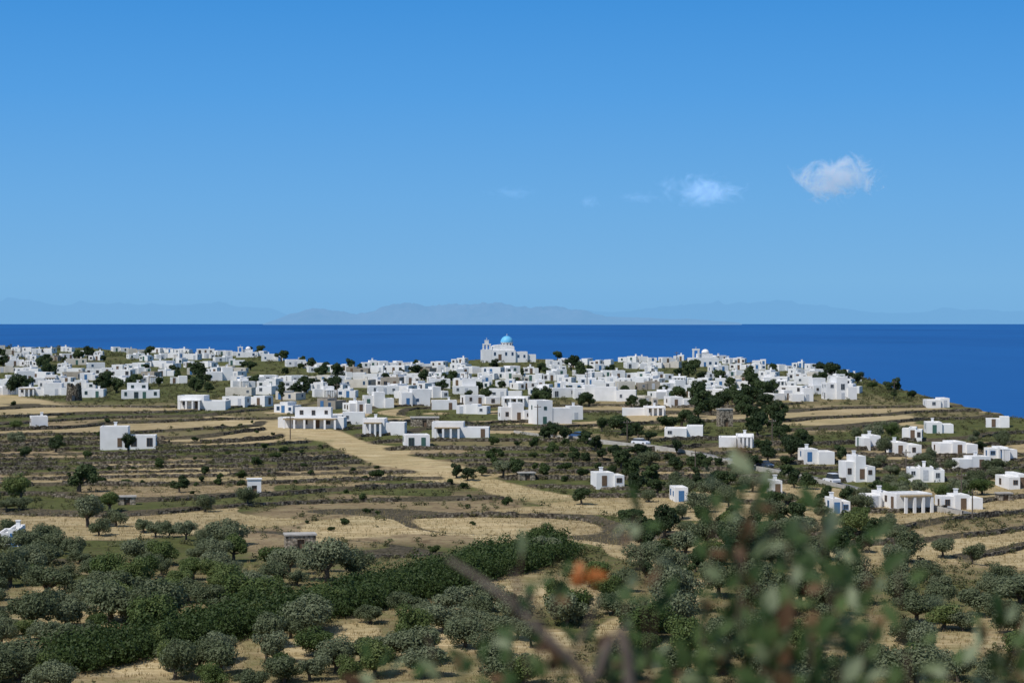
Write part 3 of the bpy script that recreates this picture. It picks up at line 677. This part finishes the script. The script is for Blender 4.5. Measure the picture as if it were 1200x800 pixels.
BAND=[(90,778),(200,756),(300,734),(400,712),(500,690),(570,668),(640,652)]
def scat(kind,poly,n,smin,smax,gap):
    xs=[p[0] for p in poly];ys=[p[1] for p in poly];c=0;tr=0
    while c<n and tr<n*30:
        tr+=1;X=random.uniform(min(xs),max(xs));Y=random.uniform(min(ys),max(ys))
        ins=False;j=len(poly)-1
        for i in range(len(poly)):
            if (ys[i]>Y)!=(ys[j]>Y) and X<(xs[j]-xs[i])*(Y-ys[i])/(ys[j]-ys[i])+xs[i]: ins=not ins
            j=i
        if not ins or Y<np.interp(X,SX,SY)+2: continue
        s=smin+(smax-smin)*random.random()**1.3
        if Y>590 and vn(X/60+3,Y/28+5,6)<-.26: continue
        sc=gap*(1+(Y-560)/400)*s/((smin+smax)/2)*random.uniform(.6,1.15)
        if any(abs(X-a)<sc and abs(Y-b)<sc*.36 for a,b,_ in tp): continue
        if Y>640 and kind!='green' and seg(X,Y-4,BAND,38)>.3: continue
        if 480<Y<610 and seg(X,Y,DIAG,24)>.3: continue
        if Y<600 and any(abs(X-a)<w*(.3 if Y<470 else .5)+(2 if Y<470 else 6) and -(3 if Y<470 else h*.2+2)<b-Y<(2 if Y<470 else h*.3+3) for a,b,w,h in placed): continue
        if Y>500 and any(abs(X-a)<28 and -4<Y-b<18 for a,b,_ in HUTS): continue
        if Y>500 and any(abs(X-a)<8 and -3<Y-b<4 for a,b in CP): continue
        if Y>480 and any(abs(X-a)<w*.5+3 and 0<Y-b<15 for a,b,w,h in placed): continue
        tp.append((X,Y,gap));plant(kind,X,Y,s);c+=1
CP=[tuple(proj(*p)) for p in ctr[::4]]
scat('olive',[(-20,575),(80,600),(260,640),(330,700),(260,730),(90,770),(60,815),(-20,815)],84,.6,1.45,22)
scat('olive',[(330,655),(430,675),(330,715),(200,700),(230,655)],14,.6,1.3,22)
scat('olive',[(60,815),(200,765),(420,730),(620,700),(640,815)],36,.7,1.4,26)
scat('olive',[(640,690),(820,640),(1060,620),(1220,700),(1220,815),(630,815)],84,.7,1.4,25)
scat('olive',[(760,560),(860,560),(1060,620),(960,655),(760,640)],36,.6,1.2,19)
scat('dark',[(620,520),(760,535),(1000,590),(900,640),(760,640),(700,605),(730,570)],42,.5,1.2,16)
scat('dark',[(700,635),(800,610),(1000,610),(1050,660),(800,690),(690,690)],28,.7,1.3,21)
scat('dark',[(690,485),(880,470),(930,500),(1000,560),(760,520)],34,.8,1.4,12)
scat('dark',[(0,415),(320,415),(330,460),(250,465),(0,470)],36,.8,1.7,11)
scat('dark',[(330,430),(620,426),(1000,440),(990,472),(600,480),(350,480)],64,.8,1.6,10)
scat('dark',[(780,470),(900,468),(900,488),(780,488)],12,1.2,1.8,12)
scat('dark',[(620,498),(760,508),(1000,560),(1100,588),(1060,600),(900,566),(640,520)],24,.6,1.0,11)
scat('bush',[(0,470),(330,485),(600,560),(640,585),(560,600),(350,590),(0,560)],56,.4,1.1,15)
scat('bush',[(560,515),(760,530),(760,570),(560,560)],24,.7,1.3,14)
scat('bush',[(330,600),(620,600),(660,650),(400,655)],8,.4,.8,20)
scat('olive',[(1000,505),(1200,510),(1200,605),(1000,600)],44,.5,1.05,13)
scat('green',[(150,755),(260,728),(380,702),(500,678),(570,654),(655,640),(655,652),(560,680),(380,728),(150,775)],8,.8,1.1,20)
for X,Y,s in ((330,470,.9),(1048,470,.7),(612,446,.7),(905,440,.7)): plant('cypress',X,Y,s)
# ------------------------------------------------------------------ scrub, one mass
rs=np.random.RandomState(5)
tmpl=[]
for i in range(6):
    c=rs.normal(size=(4,3))*.35;c[:,2]=np.abs(c[:,2])*.6+.3
    tmpl.append(leafquads(c,np.full(4,.5),46,.17,rs))
tmpl2=[]
for i in range(6):
    c=rs.normal(size=(5,3))*.4;c[:,2]=np.abs(c[:,2])*.9+.4
    tmpl2.append(leafquads(c,np.full(5,.45),170,.085,rs))
def mass(name,pts,mat,label,cat,T,zs_=.9):
    Vs=[];Fs=[];o=0
    for x,y,z,s in pts:
        V,Q=T[rs.randint(6)];a=rs.rand()*6.28;c_,s_=math.cos(a),math.sin(a)
        v=V*s;v=np.stack([v[:,0]*c_-v[:,1]*s_,v[:,0]*s_+v[:,1]*c_,v[:,2]*zs_],1)+np.array([x,y,z]);Vs.append(v);Fs.append(Q+o);o+=len(v)
    ob=link(name,npmesh(name,np.concatenate(Vs),np.concatenate(Fs),mat));ob['kind']='stuff';ob['label']=label;ob['category']=cat
fx=Xg.ravel();fy=Yg.ravel();fz=Zg.ravel()+ZC;fX=XP.ravel();fY=YP.ravel();fS=straw.ravel();fG=green.ravel()
inv=(fX>-60)&(fX<1260)&(fy>190)&(fy<yedge(fX)-2)
n2r=fb(fx/25,fy/14,2)
wgt=inv*(.04+.6*fG+.6*sst(.0,.45,n2r))*(1-.97*(fS>.66))*(np.where(fY>470,1,2.8))
wgt=wgt*np.where((fY>500)&(fX>620),1.8,1.0)*np.where((fX>930)&(fX<1090)&(fY<480),2.5,1.0)*np.where((fY>640)&(fX<640),.45,1.0)
for p in ctr[::2]: wgt=wgt*(np.hypot(fx-p.x,fy-p.y)>2.8)
for ob in [ob for ob,_,n_,_,_,_ in THINGS if n_ in('house','hut','church','windmill')]:
    wgt[(np.abs(fx-ob.location.x)<7)&(np.abs(fy-ob.location.y-(-2))<8)]=0
wgt=wgt/wgt.sum()
ii=rs.choice(len(fx),8000,p=wgt)
sp_=[(fx[i],fy[i],fz[i]-.1,rs.uniform(.3,1.2)*(1+max(0,fy[i]-600)/600)) for i in ii]
for x,d,lo,hi in wallpts:
    if rs.rand()<.24: sp_.append((x+rs.uniform(-.5,.5),d-1.0+rs.uniform(-.5,.4),lo-.1,rs.uniform(.4,1.1)))
    if rs.rand()<.18: sp_.append((x,d+1.0,hi-.1,rs.uniform(.4,.9)))
mass('scrub',sp_,M['scrub'],'low wild scrub scattered over the terraces and slopes','scrub',tmpl)
bw=inv*seg(fX,fY,BAND,32);bw=np.where(bw>.4,1.0,0)*(fy>180);bw/=bw.sum()
ii=rs.choice(len(fx),1600,p=bw)
mass('evergreen_scrub',[(fx[i],fy[i],fz[i]-.2,rs.uniform(1.1,2.3)) for i in ii],M['mastic'],'dense dark green evergreen scrub band crossing the foreground slope','scrub',tmpl2,1.1)
gw=inv*(fS>.35)*(fy<420);gw=gw/gw.sum();ii=rs.choice(len(fx),22000,p=gw)
bx=fx[ii];by=fy[ii];bz=fz[ii];N=len(ii);Vv=[];K=4
for k in range(K):
    a=rs.rand(N)*6.28;hh_=rs.uniform(.15,.45,N);ox=rs.normal(size=N)*.18;oy=rs.normal(size=N)*.18;w_=.05
    p0=np.stack([bx+ox-np.cos(a)*w_,by+oy-np.sin(a)*w_,bz-.03],1);p1=np.stack([bx+ox+np.cos(a)*w_,by+oy+np.sin(a)*w_,bz-.03],1)
    p2=np.stack([bx+ox+rs.normal(size=N)*.1,by+oy+rs.normal(size=N)*.1,bz+hh_],1);Vv.append(np.stack([p0,p1,p2],1).reshape(-1,3))
Vv=np.concatenate(Vv);ob=link('dry_grass',npmesh('dry_grass',Vv,np.arange(len(Vv)).reshape(-1,3),M['grass']));ob['kind']='stuff';ob['label']='dry straw coloured grass on the fields';ob['category']='grass'
# ------------------------------------------------------------------ foreground shrub, close to the lens and out of focus
def pt(X,Y,d): return Vector(((X-600)/F*d,d,ZC-(Y-HZ)/F*d))
def leaf(mb,p,dr,L,wd,up):
    dr=dr.normalized();sd=dr.cross(up);sd=sd.normalized() if sd.length>1e-3 else Vector((1,0,0));nn=sd.cross(dr)
    n=len(mb.v);prof=[(0,0),(.2,.6),(.42,1),(.65,.85),(.85,.4),(1,0)]
    for t,w in prof:
        c=p+dr*(L*t)-nn*(L*.18*t*t);mb.v+=[tuple(c-sd*wd*w*.5+nn*wd*w*.15),tuple(c),tuple(c+sd*wd*w*.5+nn*wd*w*.15)]
    for i in range(len(prof)-1):
        a=n+3*i;mb.f+=[(a,a+1,a+4,a+3),(a+1,a+2,a+5,a+4)]
def shrub(bX,d0,tips,label,nleaf,pale=.25):
    gx=(bX-600)/F*d0;gz=float(height(gx,d0))+ZC
    r=thing('leafy_shrub','shrub',(gx,d0,gz));base=Vector((gx,d0,gz))
    for (X,Y,d,th,lv) in tips:
        tip=pt(X,Y,d);mid=base.lerp(tip,.55)+Vector((random.uniform(-.12,.12),random.uniform(-.05,.05),.06))
        pp=[base,base.lerp(mid,.5)+Vector((random.uniform(-.04,.04),0,0)),mid,mid.lerp(tip,.5)+Vector((random.uniform(-.04,.04),random.uniform(-.03,.03),.02)),tip]
        cv=cr(pp,5);n=len(cv)
        mb=MB().tube([tuple(q-base) for q in cv],[th*.8*(1-.85*i/n)+.0006 for i in range(n)],6);br=mb.build('branch',M['twig'],r,True)
        lm=MB();lp=MB();lr=MB()
        L=cv[int(n*.68):]
        for k in range(int(nleaf*lv)):
            u=random.random()**.75*(len(L)-1.001);i=int(u);q=L[i].lerp(L[i+1],u-i)
            off=Vector((random.gauss(0,1),random.gauss(0,1)*.7,random.gauss(0,1)+.3)).normalized()
            q=q+off*random.uniform(0,.03);dr=off+(L[-1]-L[0]).normalized()*.7
            tg=random.random()
            leaf(lp if tg<pale else (lr if tg<pale+.12 else lm),q-base,dr,random.uniform(.024,.046),random.uniform(.011,.022),Vector((random.uniform(-.9,.9),random.uniform(-1.3,0),.8)))
        if lm.v: lm.build('foliage',M['fg_leaf'],br,True)
        if lp.v: lp.build('pale_foliage',M['fg_pale'],br,True)
        if lr.v: lr.build('reddish_foliage',M['fg_red'],br,True)
    reg(r,'','shrub',bX,760,label=label);return r,base
t1=[(888,556,2.5,.004,1.5),(838,588,2.6,.003,.9),(960,600,2.5,.003,1.2),(925,635,2.4,.004,1.3),(1015,635,2.6,.003,.7),(1052,660,2.5,.003,.4),(865,650,2.5,.003,1.0),(985,690,2.4,.003,1.0),(905,700,2.5,.004,1.3),
(855,735,2.5,.004,.9),(950,740,2.4,.004,1.4),(1010,755,2.5,.004,1.1),(1065,765,2.5,.004,.8),(900,765,2.4,.004,1.5),(820,780,2.5,.004,1.0),(1040,788,2.4,.004,1.1),(975,780,2.4,.004,1.4),(870,790,2.5,.004,1.3),(930,790,2.4,.004,1.5),(790,795,2.5,.004,1.0)]
shrub(960,2.5,t1,'out of focus leafy green shrub close to the camera at lower right',31,.2)
t2=[(745,600,2.6,.003,1.0),(772,655,2.6,.003,.6),(735,690,2.7,.003,.8),(612,645,2.7,.003,.3),(655,680,2.6,.003,.3),(690,740,2.6,.003,.7),(612,750,2.6,.003,.7),(560,768,2.7,.003,.6),(590,788,2.6,.003,.9),(640,785,2.6,.003,.9),(760,770,2.6,.003,.9),(715,785,2.6,.003,1.0),(540,792,2.7,.003,.8),(480,785,2.7,.003,.6),(500,745,2.7,.003,.3),(440,795,2.7,.003,.5)]
r,bs=shrub(690,2.65,t2,'out of focus sparse shrub with one orange leaf at bottom centre',28,.2)
lo=MB()
for q in range(9): leaf(lo,pt(690+random.uniform(-15,10),675+random.uniform(-7,7),2.55)-bs,Vector((random.uniform(-1,1),.2,random.uniform(-.5,.5))),.020,.013,Vector((random.uniform(-.5,.5),-1,.8)))
lo.build('orange_leaf',M['orange'],r,True)
t3=[(1180,705,2.7,.003,.5),(1150,755,2.6,.004,.7),(1195,755,2.6,.004,.9),(1115,788,2.6,.004,.9),(1170,785,2.6,.004,1.1),(1230,720,2.7,.004,.8),(1090,795,2.6,.004,.9),(1210,785,2.6,.004,1.2)]
shrub(1160,2.6,t3,'out of focus leafy shrub in the bottom right corner nearest the camera',28,.35)
gx=(760-600)/F*2.3;gz=float(height(gx,2.3))+ZC
b0=Vector((gx,2.3,gz));path=[b0,pt(745,900,2.3),pt(690,800,2.3),pt(640,745,2.3),pt(585,695,2.32),pt(525,655,2.35)]
cv=cr(path,5);r=thing('bare_branch','branch',tuple(b0))
MB().tube([tuple(q-b0) for q in cv],[.0085*(1-.72*i/len(cv)) for i in range(len(cv))],8).build('stem',M['greytwig'],r,True)
for a,b in (((640,745),(612,690)),((600,708),(600,668)),((665,772),(700,700))):
    MB().tube([tuple(pt(*a,2.3)-b0),tuple(pt((a[0]+b[0])/2+6,(a[1]+b[1])/2,2.3)-b0),tuple(pt(*b,2.3)-b0)],[.003,.002,.001],6).build('twig',M['greytwig'],r,True)
reg(r,'','branch',600,720,label='bare grey branch leaning up to the left, out of focus in front')
# ------------------------------------------------------------------ labels
grp={}
for ob,look,noun,X,Y,lb in THINGS:
    if lb: ob['label']=lb;continue
    best=min(LM,key=lambda l:math.hypot(X-l[1],(Y-l[2])*1.6));dx=X-best[1];dy=(Y-best[2])*1.6
    side=('left of' if dx<0 else 'right of') if abs(dx)>abs(dy) else ('behind' if dy<0 else 'in front of')
    if best[0].startswith(('the picture','the bottom')) and side in('behind','in front of'): side='above' if dy<0 else 'below'
    grp.setdefault((noun,best[0],side),[]).append((math.hypot(dx,dy),ob,look))
for (noun,lm,side),l in grp.items():
    l.sort(key=lambda q:q[0])
    for i,(d,ob,look) in enumerate(l):
        ob['label']=f'{look} {side} {lm}' if len(l)==1 else f'{look}, {ORD[i]} {side} {lm}'
# ------------------------------------------------------------------ light, sky, camera
EL=math.radians(53)
sd=Vector((-.72,-.69,0)).normalized()*math.cos(EL)+Vector((0,0,math.sin(EL)))
L=bpy.data.lights.new('sun','SUN');L.energy=3.8;L.angle=math.radians(.5);L.color=(1,.955,.89)
lo=bpy.data.objects.new('sun',L);C.objects.link(lo);lo.rotation_euler=sd.to_track_quat('Z','Y').to_euler();lo.location=(0,0,400)
w=bpy.data.worlds.new('World');bpy.context.scene.world=w;w.use_nodes=True;nt=w.node_tree;bg=nt.nodes['Background'];bg.inputs[1].default_value=.1
sk=nt.nodes.new('ShaderNodeTexSky');sk.sky_type='NISHITA';sk.sun_disc=False;sk.sun_elevation=EL;sk.sun_rotation=math.atan2(sd.x,sd.y);sk.dust_density=.5;sk.ozone_density=3
tc=nt.nodes.new('ShaderNodeTexCoord');sx=nt.nodes.new('ShaderNodeSeparateXYZ');nt.links.new(tc.outputs['Generated'],sx.inputs[0])
r=nt.nodes.new('ShaderNodeMapRange');r.inputs[1].default_value=0;r.inputs[2].default_value=.2;nt.links.new(sx.outputs[2],r.inputs[0])
cr_=ramp(nt,r.outputs[0],[(0,(.188,.432,.727)),(.1,(.195,.450,.75)),(.3,(.150,.410,.765)),(.55,(.092,.345,.755)),(.8,(.053,.28,.70)),(1,(.040,.25,.66))])
v=nt.nodes.new('ShaderNodeVectorMath');v.operation='SCALE';v.inputs['Scale'].default_value=10;nt.links.new(cr_,v.inputs[0])
r2=nt.nodes.new('ShaderNodeMapRange');r2.inputs[1].default_value=.17;r2.inputs[2].default_value=.5;nt.links.new(sx.outputs[2],r2.inputs[0])
nt.links.new(mixc(nt,r2.outputs[0],v.outputs[0],sk.outputs[0]),bg.inputs[0])
cam=bpy.data.cameras.new('camera');cam.lens=72;cam.sensor_width=36;cam.clip_start=.1;cam.clip_end=900000
cam.dof.use_dof=True;cam.dof.focus_distance=600;cam.dof.aperture_fstop=5.2
co=bpy.data.objects.new('camera',cam);C.objects.link(co);co.location=(0,0,ZC);co.rotation_euler=(math.radians(90-.525),0,0)
sc=bpy.context.scene;sc.camera=co
sc.view_settings.view_transform='Standard';sc.view_settings.look='None';sc.view_settings.exposure=0
